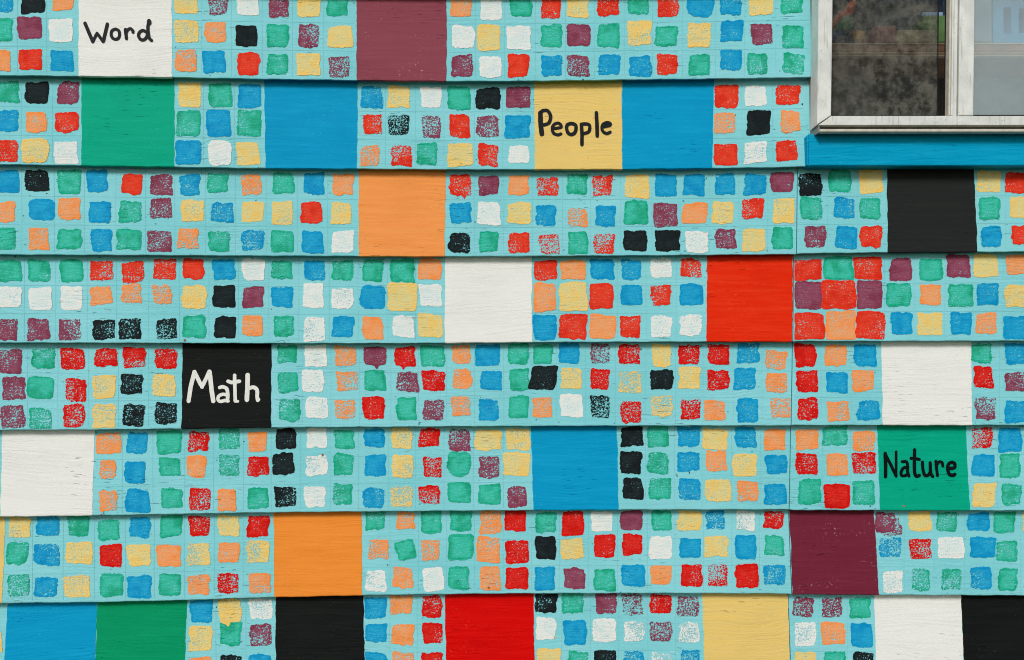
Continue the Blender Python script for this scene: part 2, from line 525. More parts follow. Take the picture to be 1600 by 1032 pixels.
# ------------------------------------------------------------------ painted squares (quarter units, per survey sheet)
# sheet origin x, origin y, course: colour, coverage 1-9, optional shape letter, x0 x1 y0 y1
SHEETS = '''
0 0 0: B6 -40 85 -60 70; K9 130 278 -60 85; O8 327 460 -65 72; G8 -45 80 118 256; P9 112 266 108 242; W9 310 453 118 260; O9 -65 66 312 440; R8 122 258 312 440; B8 314 462 320 446; Y7 1090 1238 -60 90; P4 1300 1422 -40 92; W8 1478 1612 -45 95; Y6 1092 1240 128 265; O7 1276 1406 138 268; K9 1472 1612 160 296; O5 1096 1228 316 446; B9 1266 1408 320 455; R8 1486 1616 334 474
400 0 0: P6 78 202 -30 104; Y8 258 402 -40 104; G7 448 580 -40 104; G7 68 204 158 292; P5 266 388 158 292; Y8 450 602 162 296; G6 68 198 342 472; Y8 256 402 338 472; P4 454 578 356 488; O7 1216 1344 -40 102; W9 1400 1536 -30 122; G8 1590 1718 -40 108; W8 1230 1362 160 302; Y8 1380 1522 154 314; W9 1568 1718 168 310; P6 1226 1356 346 484; W9 1392 1530 350 486; R9 1572 1706 344 480
800 0 0: R7 178 308 -30 112; Y7 342 480 -30 112; R6 540 668 -30 102; G6 724 860 -40 95; R6 912 1040 -30 104; B9r 1098 1256 -44 104; B7 1294 1428 -40 90; Y8 1484 1632 -40 92; G7 178 310 154 294; P8 344 484 156 292; G8 534 668 154 294; Y6 720 870 134 284; G7 900 1032 160 294; Y6 1102 1240 140 294; B7 1310 1444 134 254; P7 1490 1624 150 272; B7 182 316 348 474; P5 344 480 348 480; B7 542 676 346 472; B7 732 868 354 478; R7 902 1030 338 470; G8 1100 1236 342 474; B7 1298 1434 312 438; G5 1474 1600 334 462
1200 0 0: G6 80 220 -40 80; G6 88 220 166 294; G5 98 224 336 466
0 124 1: G6 -50 120 12 144; K9 156 304 18 154; P7 360 494 18 154; B7 -50 110 200 332; O7 168 298 210 332; R7 350 492 204 328; R6 -60 112 386 516; Y7 138 298 378 514; W8 338 484 390 528; Y8 1112 1254 26 174; G7 1302 1448 24 172; B8 1482 1638 36 178; G6 1108 1254 200 350; B9 1288 1444 192 360; G6 1480 1634 200 354; B8 1098 1256 378 540; W9r 1298 1448 382 536; Y8 1480 1618 396 536
400 124 1: B6 660 786 40 182; Y7 828 960 48 174; W8 1028 1156 52 178; G9 1196 1348 40 192; K8 1374 1524 54 188; P7 1570 1710 50 178; R6 666 788 218 344; K4 828 958 228 348; P4 1036 1162 228 360; R7 1208 1336 220 366; P5 1372 1514 228 362; B9 1552 1716 226 368; O4 656 776 418 536; R5 850 970 420 544; G6 1010 1134 400 536; Y8 1196 1354 402 544; R6 1390 1518 406 540; W8 1580 1700 410 530
800 124 1: R8 1268 1412 36 184; W8 1450 1588 38 174; O5 1268 1394 210 336; K9 1468 1618 196 350; R8 1266 1410 402 534; W6 1452 1588 394 522
1200 124 1: R7 54 192 32 158; O6 76 200 200 326; R7 46 184 382 512
0 260 2: B9 -60 118 30 162; K7 160 306 24 154; G7 352 504 22 168; B8 542 670 24 160; R9 760 890 46 172; P6 942 1078 54 178; B6 1118 1254 54 174; G6 1300 1426 40 166; O5 1508 1632 54 174; O7 -50 98 222 346; B9r 178 338 206 338; O7 368 498 202 328; B8 562 692 222 358; G6 742 886 224 352; P5 938 1078 198 322; Y6 1130 1276 216 346; B5 1318 1456 228 350; Y8 1506 1648 222 352; G8 -50 98 386 524; O6 178 302 388 518; G8 360 512 388 522; B7 568 700 394 530; G7 732 878 394 522; P5 926 1066 402 532; O5 1112 1238 394 514; G6 1306 1432 404 532; B5 1510 1644 402 526
400 260 2: G7 106 240 42 174; B7 294 424 40 176; O7 482 604 48 176; Y7 96 226 222 366; R8 280 412 222 350; Y7 472 596 228 364; G7 90 238 402 534; B8 288 418 400 536; W8 478 606 404 542; R6d 1214 1340 58 186; P7 1392 1516 54 182; O8 1580 1708 56 182; B8 1210 1340 234 358; W8 1390 1528 230 364; Y7 1568 1716 226 362; K7r 1206 1338 412 540; G8 1392 1512 410 534; R7 1576 1708 416 540
800 260 2: R4 154 284 72 190; G6 342 466 48 178; R5 502 624 58 182; Y7 712 856 54 198; B9 896 1028 52 184; B9 1070 1202 46 182; B7 1268 1394 46 178; B7 1454 1586 46 178; B7 154 276 246 378; O4 352 472 262 378; B7 524 646 248 378; G8 704 846 216 362; P6 888 1032 230 378; O8 1066 1216 224 358; Y7 1252 1384 216 356; R6 1442 1572 208 326; R3 168 290 430 544; G7 350 476 416 544; R4 514 640 422 544; K9 694 844 404 534; K9 898 1046 404 534; W7 1088 1224 404 544; P6 1266 1398 394 516; Y8 1446 1580 386 532
1200 260 2: P8 18 164 36 160; K7 196 334 48 182; G8 374 518 26 158; Y8 574 710 26 170; Y7 1310 1450 32 162; R8 1488 1630 36 162; Y7 28 162 200 350; G6 200 334 196 332; B6 410 536 198 330; G6 578 708 196 330; G7 1324 1458 188 328; Y8 1506 1640 194 324; G8 26 158 386 520; P6 234 362 376 512; B7 424 554 378 516; R7d 578 714 378 504; B8 1326 1466 378 508; R8d 1526 1650 370 490
0 397 3: G7 -30 130 38 168; G7 172 314 38 172; G8 372 520 38 172; R6 566 706 40 164; R6 760 898 50 174; R6 962 1100 36 162; R9 1138 1272 32 156; B9 1328 1466 34 166; W8 1516 1654 28 160; W7 -30 130 210 340; W8 182 328 214 352; W9 372 514 204 352; O7 566 698 198 316; O5 758 886 190 306; O4 952 1074 192 306; Y8 1138 1286 198 336; K9 1332 1470 198 336; P8 1520 1648 210 338; P6 -40 114 404 536; P6 172 306 404 536; P5 370 502 404 538; K6 574 716 406 534; K6 740 878 406 534; K5 978 1112 406 534; G8 1142 1282 392 528; K9 1338 1474 390 526; O7 1514 1644 390 512
400 397 3: G6 98 224 38 162; B7 296 430 46 170; G6 480 608 36 164; G8 664 794 36 170; G8 836 986 38 176; O8 1020 1158 32 156; B8 96 232 206 332; W8 294 426 186 334; W6 474 604 214 346; B9r 654 802 196 348; Y9 824 1000 186 356; W8 1024 1160 194 324; G6 106 238 394 520; W6 298 430 400 544; B7 476 612 392 520; O8 664 794 392 534; W9 848 988 392 522; Y8 1014 1162 376 522
800 397 3: R7 136 284 36 158; O8 308 454 36 162; B8 492 642 36 162; B7 682 812 32 160; W7 870 1000 28 144; R6 1052 1178 28 144; O7 132 280 174 362; Y8 298 468 178 356; R8 484 636 178 342; B9 680 814 194 322; R6 870 992 196 320; B9 1054 1188 186 318; B9 132 280 380 536; R7 298 464 380 530; O8 484 650 380 534; R7 676 804 392 522; W7 868 998 388 520; W7 1048 1184 384 508
1200 397 3: R7 166 338 36 162; G8 346 530 18 160; R7 536 716 16 162; P9 762 902 32 172; G8 942 1088 30 162; P8 1118 1262 8 148; Y8 1284 1436 6 140; O7 1488 1640 8 134; P8 174 336 178 344; R7 340 552 168 350; P8 554 716 170 336; G7 746 890 184 324; O8 950 1082 190 316; G7 1132 1278 182 326; B7 1312 1440 184 322; Y7 1480 1640 192 324; R7 168 352 364 538; O7 362 546 362 536; R7 550 730 360 532; B8 764 902 366 500; Y8 940 1090 366 512; B8 1140 1274 366 502; O6 1302 1424 370 496; B8 1478 1640 386 530
0 533 4: P6 -10 132 56 196; G5 200 344 52 174; R6 378 522 46 174; R6 590 732 44 164; R6 768 908 42 164; R6 966 1100 54 176; P6 18 154 228 364; G8r 168 336 218 364; R5 408 538 242 378; Y6 580 720 216 364; K6 762 896 214 336; Y6 948 1098 214 346; P5 6 146 408 550; G4 186 320 420 544; R5 394 526 400 540; Y6 578 724 396 540; K6 768 902 402 528; K6 966 1108 386 518
400 533 4: G6 136 258 30 140; W8 300 438 28 162; O5 500 626 32 150; P7d 674 808 36 156; R7d 862 996 38 154; G7 1030 1180 28 158; O6 1224 1344 22 140; B9 1368 1524 26 158; G6 142 262 192 322; W7 292 424 186 316; O4 506 632 190 312; G8 672 804 184 310; P5 882 1014 198 318; R6 1038 1180 186 312; O6 1228 1350 178 298; B8 1406 1534 192 310; G5 144 272 364 494; W7 316 452 350 478; O4 492 618 368 486; R7 666 800 352 482; G8 874 1002 358 488; P5 1042 1170 370 490; O5 1218 1338 352 472; B7 1392 1516 364 496
800 533 4: G7 -20 104 20 152; G8 130 254 22 136; B8 296 416 16 136; P3 496 614 16 136; R6 666 796 18 144; Y8 872 1000 20 154; R6 1046 1172 22 148; R7 1220 1354 22 142; B6 1410 1544 16 138; G7 -14 108 176 304; K8s 120 276 152 302; Y7 304 440 174 298; R7 488 610 174 296; Y3 670 806 188 320; K8 872 1006 180 308; Y8 1042 1172 164 300; R6 1224 1354 184 304; B7 1392 1524 170 304; G8 -22 102 348 478; O6 132 254 354 474; W8 304 440 336 478; K4 488 612 344 472; R5 682 806 382 508; Y4 866 998 342 474; R5 1054 1180 364 492; O6 1206 1334 372 498; B7 1408 1546 362 506
1200 533 4: O5 -10 118 62 180; R8 166 302 20 162; O7 352 486 28 158; B8 538 678 26 156; G6 1272 1404 14 136; B7 1480 1620 16 146; O5 -10 118 202 322; R7 172 308 184 318; B8 366 500 198 324; O7 524 664 188 314; R7 1284 1408 164 294; P5 1476 1620 196 318; O4 20 144 358 476; R6 184 314 360 496; O5 370 504 382 504; B7 556 694 370 496; P4 1298 1426 364 488; B7 1482 1624 374 508
0 664 5: O6 606 754 50 182; B7 796 922 40 180; G8 978 1136 32 180; R5 1178 1304 40 166; G5 1370 1502 28 154; O7 1550 1668 46 172; O5 618 726 218 338; B8 776 906 222 366; G7 994 1128 202 328; O7 1170 1288 196 326; G4 1370 1498 190 312; R6 1550 1676 194 320; O5 620 740 410 536; B8 782 932 404 546; G7 1004 1140 392 520; R5 1182 1308 402 532; O7 1354 1478 404 538; G7 1544 1674 398 524
400 664 5: K8 122 250 22 152; W7 318 440 24 138; G7 492 614 24 150; B8 680 808 22 140; Y6 850 974 24 150; R7 1020 1144 22 136; P5d 1206 1336 34 158; Y8 1366 1528 26 164; Y6 1566 1708 30 154; K8 110 236 178 308; W6 320 446 192 318; G6 488 608 182 314; B8 680 808 190 314; Y6 850 974 194 332; R5 1040 1164 202 326; G9r 1196 1342 170 320; P5 1390 1520 204 330; Y8 1554 1708 172 314; K6 118 246 386 514; W7 304 434 390 514; G5 478 602 370 500; B6 668 800 398 520; Y4 848 976 382 516; R5 1024 1150 376 502; G9 1198 1342 356 492; G8 1392 1532 370 500; P6 1566 1696 386 514
800 664 5: K8 686 822 12 134; G7 850 984 10 136; B7 1036 1174 12 136; Y8 1190 1350 24 156; B7 1390 1526 12 138; O8 1576 1706 30 158; K8 680 806 162 300; G5 848 976 176 304; B7 1034 1164 168 292; O7 1208 1340 162 290; Y7 1378 1530 180 320; B7 1590 1720 184 308; K8 688 816 336 466; G6 858 992 338 464; B6 1040 1176 336 466; Y7 1210 1364 340 478; O6 1408 1536 350 480; B7 1576 1714 372 498
1200 664 5: O7 176 312 28 152; G6 346 490 12 132; O6 536 676 34 158; R4 1272 1398 16 142; B9 1442 1580 22 166; R6 178 312 178 308; O7 362 500 182 314; R5 534 672 168 300; B9 1274 1420 188 326; G8 1452 1580 180 328; G7 192 330 342 496; R9 350 512 370 520; G6 532 668 350 494; Y8 1284 1416 370 512; G6 1460 1584 370 500
0 797 6: Y7 50 192 44 178; B7 224 370 44 164; G6 424 558 40 162; G7 610 752 60 192; B7 806 938 40 172; G8 998 1140 34 168; R6 1180 1310 40 164; Y7 1362 1498 32 162; R7 1552 1676 38 168; G6 40 172 204 338; B6 212 362 210 346; Y7 408 570 198 336; R8 626 766 216 354; Y7 794 942 212 350; O9 978 1128 216 356; Y5 1172 1308 206 342; O7 1362 1488 208 330; Y5 1542 1680 196 332; G4 46 186 396 536; B7 214 360 420 548; Y6 398 562 412 548; G8 622 766 404 540; B8 800 942 408 548; G7 992 1136 404 532; O6 1178 1306 406 530; R5 1362 1490 394 522; O6 1554 1690 394 524
400 797 6: G6 680 804 6 122; O6 876 992 6 124; G7 1030 1156 8 144; G8 1212 1350 8 138; O5 1398 1530 10 152; R8 1550 1692 4 136; O5 710 822 180 302; G8t 870 1004 176 322; O5 1034 1144 190 314; G8 1200 1354 150 310; O6 1386 1520 170 328; R7 1560 1700 192 336; W6 684 816 374 510; O6 852 974 358 488; W8 1050 1174 358 510; G7 1198 1332 358 492; O6 1396 1528 354 502; R8 1562 1700 360 492
800 797 6: G7 150 280 16 144; R8 314 444 10 156; W8 498 626 6 132; P9 680 812 0 124; G7 868 996 4 130; Y7 1036 1178 4 130; B5 1206 1336 2 120; W5 1396 1516 4 126; R6 1576 1698 4 122; K9 142 270 168 308; Y7 308 446 182 306; R8 512 644 152 292; R8 694 818 150 282; W8 862 998 168 302; B9 1046 1182 178 304; Y7 1206 1350 164 290; B9 1392 1522 156 306; G7 1582 1700 158 286; B8 142 270 358 500; P8 326 460 360 488; G7 512 648 370 506; B8 690 828 344 476; O9 870 1000 344 470; R7 1054 1186 346 486; R3 1230 1348 348 472; R8 1402 1542 342 484; B5 1574 1710 344 470
1200 797 6: P2 712 832 40 156; P6 670 800 18 138; Y8 876 1014 12 134; G5 1056 1178 14 136; B8 1250 1384 14 122; G8 1414 1544 14 136; Y6 1594 1730 14 136; B4 704 832 178 296; R5 888 1014 178 308; W8 1062 1224 168 306; B8 1266 1424 172 300; G6 1430 1554 192 322; W6 716 842 388 520; G4 900 1014 374 502; G4 1084 1202 370 498; B6 1270 1398 350 496; G7 1436 1560 370 506
0 892 7: Y8 -150 12 370 510; B8 1188 1322 178 320; Y7d 1370 1506 170 326; W6 1562 1696 172 302; Y7 1188 1328 340 500; G8 1370 1508 324 466; P5 1560 1694 330 468; O8 1190 1322 540 668; K6 1374 1508 530 660; B7 1558 1690 522 650
400 892 7: B7 680 814 164 292; O6 846 972 152 268; R6 1038 1168 156 286; B8 682 812 330 452; O7 852 982 340 462; R7 1042 1168 326 454; B8 684 816 512 640; O6 856 982 512 640; R7 1040 1170 516 640
800 892 7: K7 148 282 134 262; G6 316 438 134 266; P7 522 658 138 268; P2 686 816 148 276; R6 866 992 146 272; P3 1036 1162 158 284; W8 148 274 290 426; B9 322 464 306 460; W7 506 652 304 440; W4 700 826 314 446; P4 864 996 316 440; W4 1042 1170 320 446; Y8 158 304 490 630; G6 346 472 504 640; K8 508 648 500 640; B4 700 830 504 640; W3 870 996 516 640; B4 1054 1172 500 640
1200 892 7: P4 156 286 168 290; P4 334 466 166 292; G7 508 640 168 298; W6 166 298 322 474; O7 334 486 320 464; B9 522 658 324 484; Y7 170 310 510 640; G7 348 484 508 640; K7 532 654 512 640
'''
COVER = {1: 0.20, 2: 0.32, 3: 0.40, 4: 0.47, 5: 0.56, 6: 0.65, 7: 0.74, 8: 0.86, 9: 1.02}

SQN = [0]
def square(c, col, cov, shp, x0, x1, y0, y1):
    SQN[0] += 1
    lift = 0.00042 + (SQN[0] % 9) * 0.00003
    if c == 3 and 1240 < x0 < 1380:
        x0 -= 0.6; x1 += 0.6; y0 -= 0.5; y1 += 0.5
    r = random.Random(int(x0 * 13 + y0 * 7 + c))
    w, h = x1 - x0, y1 - y0
    cx, cy = (x0 + x1) / 2, (y0 + y1) / 2
    NP = 64
    expo = 3.6 if shp == 'r' else r.uniform(7, 16)
    am = 0.60 + 0.9 * (1 - min(1, COVER[cov])) + r.uniform(0, 0.35)
    jit = jit_line(NP, am, r, 0.35)
    for k in range(8):                                      # close the ring
        f = k / 8; jit[k] = jit[k] * f + jit[-1] * (1 - f)
    cor = [(r.uniform(-1.9, 1.9), r.uniform(-1.9, 1.9)) for _ in range(4)]
    sl = 4.0 if shp == 's' else 0.0
    har = [(r.uniform(-0.62, 0.62), r.uniform(0, 6.28)) for _ in range(5)]
    rot = math.radians(-14) if shp == 't' else r.uniform(-0.03, 0.03)
    dk = r.uniform(0.25, 0.75); dl = r.uniform(3.0, 6.0)
    pts, uvs = [], []
    for k in range(NP):
        a = 2 * math.pi * (k + 0.5) / NP
        # even spacing along the sides: warp the angle towards the diagonals
        ca, sa = math.cos(a), math.sin(a)
        rad = (abs(ca) ** expo + abs(sa) ** expo) ** (-1 / expo)
        u, v = ca * rad, sa * rad                            # -1..1
        kk = 0.90 if shp == 't' else 1.0
        x = u * w / 2 * kk; y = v * h / 2 * kk
        b = ((1-u)*(1-v)/4, (1+u)*(1-v)/4, (1+u)*(1+v)/4, (1-u)*(1+v)/4)
        x += sum(b[i] * cor[i][0] for i in range(4)); y += sum(b[i] * cor[i][1] for i in range(4))
        nrm = math.hypot(x, y)
        jj = jit[k] + sum(q * math.cos((i + 2) * a + ph) for i, (q, ph) in enumerate(har))
        x += jj * x / nrm; y += jj * y / nrm
        x -= sl * v
        if shp == 'd' and v > 0.8:
            y += dl * math.exp(-((u * 0.5 + 0.5 - dk) / 0.085) ** 2)
        x, y = x * math.cos(rot) - y * math.sin(rot), x * math.sin(rot) + y * math.cos(rot)
        px, py = cx + x, cy + y
        py = max(seam(c - 1, px) - 4, min(seam(c, px) - 2.6, py))
        pts.append((px, py)); uvs.append((u * 0.5 + 0.5, 0.5 - v * 0.5))
    side = 1 if (c in JOINT and cx > JOINT[c][0]) else 0
    if c in JOINT:
        j = JOINT[c]
        lim = max(j) + 1 if side else min(j) - 1
        pts = [((max(lim, p[0]) if side else min(lim, p[0])), p[1]) for p in pts]
    org = F(c, cx, cy, 0.0004)
    verts = [F(c, px, py, lift) for px, py in pts]
    ob = mesh_obj(PAL[col][0] + '_paint_square', verts, [tuple(reversed(range(NP)))], PAINT['D' if col == 'R' and c >= 4 else col], BOARDS[(c, side)], org, False, uvs)
    ob.color = (COVER[cov] if isinstance(cov, int) else cov, r.random(), r.uniform(0.1, 1.0), 1.0)
    return (cx, cy, w, h, side)

LAID = {}
for line in SHEETS.strip().splitlines():
    head, body = line.split(':')
    ox, oy, c = (int(q) for q in head.split())
    for item in body.split(';'):
        q = item.split()
        x0, x1, y0, y1 = (float(z) / 4 for z in q[1:5])
        got = square(c, q[0][0], int(q[0][1]), q[0][2:], ox + x0, ox + x1, oy + y0, oy + y1)
        LAID.setdefault((c, got[4]), []).append(got)

# ------------------------------------------------------------------ pencil grid the squares were laid out on
PENCIL = plain('pencil_line', lin(113, 189, 197), 0.7, 0.14, 300)
def strip(verts, faces, c, pts, wd):
    n = len(verts)
    for (x, y), (dx, dy) in pts:
        verts.append(F(c, x - dx * wd, y - dy * wd, 0.00025)); verts.append(F(c, x + dx * wd, y + dy * wd, 0.00025))
    for k in range(len(pts) - 1):
        a = n + 2 * k
        faces.append((a, a + 1, a + 3, a + 2))
for (c, side), L in LAID.items():
    L.sort()
    verts, faces = [], []
    xs = []
    for q in L:                                              # cell columns
        if not xs or q[0] - xs[-1][-1] > 22: xs.append([q[0]])
        else: xs[-1].append(q[0])
    cols = [sum(v) / len(v) for v in xs]
    r = random.Random(c * 5 + side)
    runs = [[cols[0]]]
    for a, b in zip(cols, cols[1:]):
        if b - a < 66: runs[-1].append(b)
        else: runs.append([b])
    for run in runs:
        for a, b in zip(run, run[1:]):
            x = (a + b) / 2 + r.uniform(-1.5, 1.5)
            tp, bt = seam(c - 1, x), seam(c, x)
            strip(verts, faces, c, [((x + r.uniform(-.3, .3), tp + (bt - tp) * k / 6 * 0.97), (1, 0)) for k in range(7)], 0.27)
        xa, xb = run[0] - 24, run[-1] + 24
        if c in JOINT:
            if side: xa = max(xa, max(JOINT[c]) + 2)
            else: xb = min(xb, min(JOINT[c]) - 2)
        for f in (0.345, 0.665):
            n = max(2, int((xb - xa) / 25))
            strip(verts, faces, c, [((xa + (xb - xa) * k / n, seam(c-1, xa + (xb - xa) * k / n) * (1 - f) + seam(c, xa + (xb - xa) * k / n) * f), (0, 1)) for k in range(n + 1)], 0.25)
    o = F(c, cols[len(cols) // 2], (seam(c - 1, 800) + seam(c, 800)) / 2, 0)
    pg = mesh_obj('pencil_grid', verts, faces, PENCIL, BOARDS[(c, side)], o); pg['kind'] = 'stuff'

# ------------------------------------------------------------------ hand lettering
INK = plain('black_brush_paint', lin(27, 30, 33), 0.5, 0.3, 300, 0.05)
INKN = plain('black_lettering_paint', lin(10, 17, 17), 0.5, 0.3, 300, 0.05)
CHALK = plain('white_brush_paint', lin(216, 216, 208), 0.5, 0.08, 300)
def catmull(pts, n=7):
    if len(pts) == 2: pts = [pts[0], ((pts[0][0]+pts[1][0])/2, (pts[0][1]+pts[1][1])/2), pts[1]]
    out = []
    p = [pts[0]] + pts + [pts[-1]]
    for i in range(1, len(p) - 2):
        for k in range(n):
            t = k / n
            out.append(tuple(0.5 * ((2*p[i][j]) + (-p[i-1][j]+p[i+1][j])*t + (2*p[i-1][j]-5*p[i][j]+4*p[i+1][j]-p[i+2][j])*t*t + (-p[i-1][j]+3*p[i][j]-3*p[i+1][j]+p[i+2][j])*t**3) for j in (0, 1)))
    out.append(pts[-1])
    return out
def lettering(c, side, ox, oy, sc, strokes, mat, label):
    verts, faces = [], []
    r = random.Random(len(strokes) + c)
    off = 0.0009
    for wd, smoothf, pts in strokes:
        if smoothf: line = catmull(pts)
        else:
            line = []
            for a, b in zip(pts, pts[1:]):
                for k in range(6): line.append((a[0] + (b[0]-a[0])*k/6, a[1] + (b[1]-a[1])*k/6))
            line.append(pts[-1])
        line = [(ox + x * sc, oy + y * sc) for x, y in line]
        w2 = wd * sc / 2 * 1.12
        jl = jit_line(len(line), 0.12, r); jr = jit_line(len(line), 0.12, r)
        n = len(verts)
        for i, (x, y) in enumerate(line):
            a = line[max(0, i - 1)]; b = line[min(len(line) - 1, i + 1)]
            tx, ty = b[0] - a[0], b[1] - a[1]
            L = math.hypot(tx, ty) or 1
            nx, ny = -ty / L, tx / L
            off += 0.000003
            verts.append(F(c, x + nx * (w2 + jl[i]), y + ny * (w2 + jl[i]), off))
            verts.append(F(c, x - nx * (w2 + jr[i]), y - ny * (w2 + jr[i]), off))
        for i in range(len(line) - 1):
            q = n + 2 * i
            faces.append((q, q + 1, q + 3, q + 2))
        ends = [line[0], line[-1]]
        if not smoothf: ends += [(ox + x * sc, oy + y * sc) for x, y in pts[1:-1]]
        for x, y in ends:                                    # round brush ends and corners
            m = len(verts); off += 0.000003
            for k in range(12):
                an = 2 * math.pi * k / 12
                verts.append(F(c, x + math.cos(an) * w2 * r.uniform(.9, 1.06), y + math.sin(an) * w2 * r.uniform(.9, 1.06), off))
            faces.append(tuple(reversed(range(m, m + 12))))
    cx = sum(v.x for v in verts) / len(verts); cz = sum(v.z for v in verts) / len(verts)
    o = mesh_obj('lettering', verts, faces, mat, BOARDS[(c, side)], (cx, verts[0].y, cz))
    o['label'] = label
K_ = 140 / 1600
lettering(0, 0, 120, 20, K_, [
 (58, 0, [(145, 190), (285, 520)]), (50, 0, [(285, 520), (360, 365), (470, 520)]), (56, 0, [(475, 510), (545, 205)]),
 (50, 1, [(690, 292), (628, 325), (612, 395), (640, 455), (692, 475), (745, 450), (762, 385), (745, 320), (690, 292)]),
 (54, 0, [(866, 300), (885, 465)]), (48, 1, [(885, 350), (915, 300), (965, 288), (1000, 330), (1002, 352)]),
 (50, 1, [(1235, 345), (1180, 318), (1125, 345), (1100, 405), (1125, 465), (1180, 488), (1235, 450), (1262, 380)]),
 (52, 1, [(1285, 155), (1268, 250), (1272, 360), (1290, 450), (1330, 495)]), (70, 0, [(1288, 148), (1290, 185)]),
], INK, 'black hand-painted word Word')
lettering(1, 0, 830, 160, K_, [
 (78, 1, [(165, 190), (168, 380), (190, 570)]), (58, 1, [(160, 200), (200, 155), (285, 150), (335, 215), (345, 290), (310, 375), (225, 405)]),
 (50, 1, [(395, 470), (530, 448), (520, 395), (465, 372), (400, 405), (375, 470), (400, 550), (470, 582), (530, 565)]),
 (56, 1, [(715, 378), (645, 405), (632, 470), (660, 550), (715, 575), (775, 545), (800, 470), (785, 400), (715, 378)]),
 (56, 1, [(895, 395), (905, 560), (905, 755)]), (52, 1, [(890, 392), (960, 385), (1030, 400), (1045, 465), (1020, 530), (950, 555)]),
 (58, 1, [(1163, 185), (1172, 380), (1178, 600)]),
 (48, 1, [(1275, 440), (1400, 410), (1405, 375), (1345, 362), (1280, 395), (1262, 460), (1285, 525), (1350, 555), (1410, 530)]),
], INK, 'black hand-painted word People')
lettering(4, 0, 285, 560, K_, [
 (66, 0, [(110, 765), (150, 500), (215, 245)]), (62, 0, [(215, 245), (350, 515), (480, 240)]), (70, 0, [(485, 240), (520, 560), (550, 765)]),
 (56, 1, [(665, 525), (720, 512), (790, 545), (808, 640), (805, 765)]), (54, 1, [(800, 660), (720, 645), (650, 680), (635, 740), (680, 772), (760, 755), (815, 765)]),
 (56, 0, [(932, 305), (938, 540), (945, 765)]), (58, 0, [(815, 412), (880, 435), (1020, 412)]), (44, 0, [(945, 770), (990, 770)]),
 (72, 0, [(1165, 300), (1162, 520), (1152, 745)]), (60, 1, [(1190, 540), (1270, 520), (1335, 570), (1335, 680), (1345, 750)]), (56, 0, [(1345, 752), (1362, 738)]),
], CHALK, 'white hand-painted word Math')
lettering(5, 1, 1370, 690, K_, [
 (58, 0, [(150, 215), (158, 420), (155, 630)]), (52, 0, [(150, 225), (250, 420), (345, 620)]), (46, 0, [(345, 185), (345, 400), (345, 610)]),
 (50, 1, [(455, 362), (530, 365), (552, 440), (550, 540), (575, 620)]), (50, 1, [(545, 460), (470, 480), (432, 560), (450, 610), (510, 610), (560, 570)]),
 (56, 1, [(675, 150), (672, 380), (678, 560), (710, 622), (760, 605)]), (50, 0, [(610, 300), (680, 305), (760, 322)]),
 (52, 1, [(815, 370), (828, 520), (860, 605), (920, 600), (955, 530), (952, 380)]), (52, 1, [(955, 480), (965, 570), (1000, 625)]),
 (50, 1, [(1055, 355), (1068, 480), (1085, 610)]), (46, 1, [(1065, 430), (1110, 365), (1165, 375), (1180, 440)]),
 (54, 1, [(1270, 480), (1385, 470), (1390, 400), (1340, 370), (1280, 410), (1268, 500), (1300, 590), (1360, 605), (1395, 585)]),
], INKN, 'black hand-painted word Nature')

# ------------------------------------------------------------------ stray drips and flecks of paint on the boards
def fleck(c, side, x, y, rx, ry, mat):
    verts = []
    r = random.Random(int(x * 3 + y))
    for k in range(10):
        an = 2 * math.pi * k / 10
        verts.append(F(c, x + math.cos(an) * rx * r.uniform(.6, 1.2), y + math.sin(an) * ry * r.uniform(.6, 1.2), 0.0006))
    return verts
FL = [(0,0,'K',911,125,1.2,1.6),(1,0,'K',1253.5,163,1.5,1.4),(1,0,'K',1210,202,1.0,1.0),(1,0,'K',1149,180,.9,.9),(1,0,'O',961,171,1.2,1.3),(1,0,'O',919,247,1.3,1.2),(1,0,'O',928,185,1.6,1.8),
      (4,0,'K',381,690-23,.9,1.1),(5,0,'K',381,690,1,1.2),(5,0,'R',158,816-12,1.2,1),(2,0,'K',73,302.5,1.4,.6),(2,0,'K',243,350,1.4,.6),(5,1,'R',1412,791,2.4,1.0),(5,1,'K',1360,791,1.2,1.2),
      (6,0,'O',845,915,1.6,2.8),(7,0,'O',866.5,996,1.4,1.8),(3,0,'O',648,497,1.6,.9),(4,0,'B',960,663-1,1.5,1.2),(7,0,'K',338,949,.9,1.2),(4,0,'K',617.5,620,.8,.8),(5,0,'K',1077,739,1.0,2.0),(5,0,'B',1175,706,2.0,1.2)]
for c, side, col, x, y, rx, ry in FL:
    v = fleck(c, side, x, y, rx, ry, PAINT[col])
    ob = mesh_obj('paint_fleck', v, [tuple(reversed(range(10)))], PAINT[col], BOARDS[(c, side)], F(c, x, y, 0.0005), False, [(0.5, 0.5)] * 10)
    ob.color = (1.1, 0.5, 0.0, 1)

RUST = plain('rusty_nail', lin(150, 96, 66), 0.6, 0.3, 900)
for c, side, x, y in ((3, 0, 288.5, 531.8), (6, 0, 763.5, 918.5), (5, 0, 504, 711)):
    verts, faces = [], []
    for rr, off in ((1.9, 0.0005), (1.8, 0.0012), (1.1, 0.0013), (0.9, 0.0008)):
        for k in range(12):
            an = 2 * math.pi * k / 12
            verts.append(F(c, x + math.cos(an) * rr, y + math.sin(an) * rr, off))
    for q in range(3):
        for k in range(12):
            a, b = q * 12 + k, q * 12 + (k + 1) % 12
            faces.append((a, b, b + 12, a + 12))
    faces.append(tuple(range(36, 48)))
    mesh_obj('nail_head', verts, faces, RUST, BOARDS[(c, side)], F(c, x, y, 0.0005))

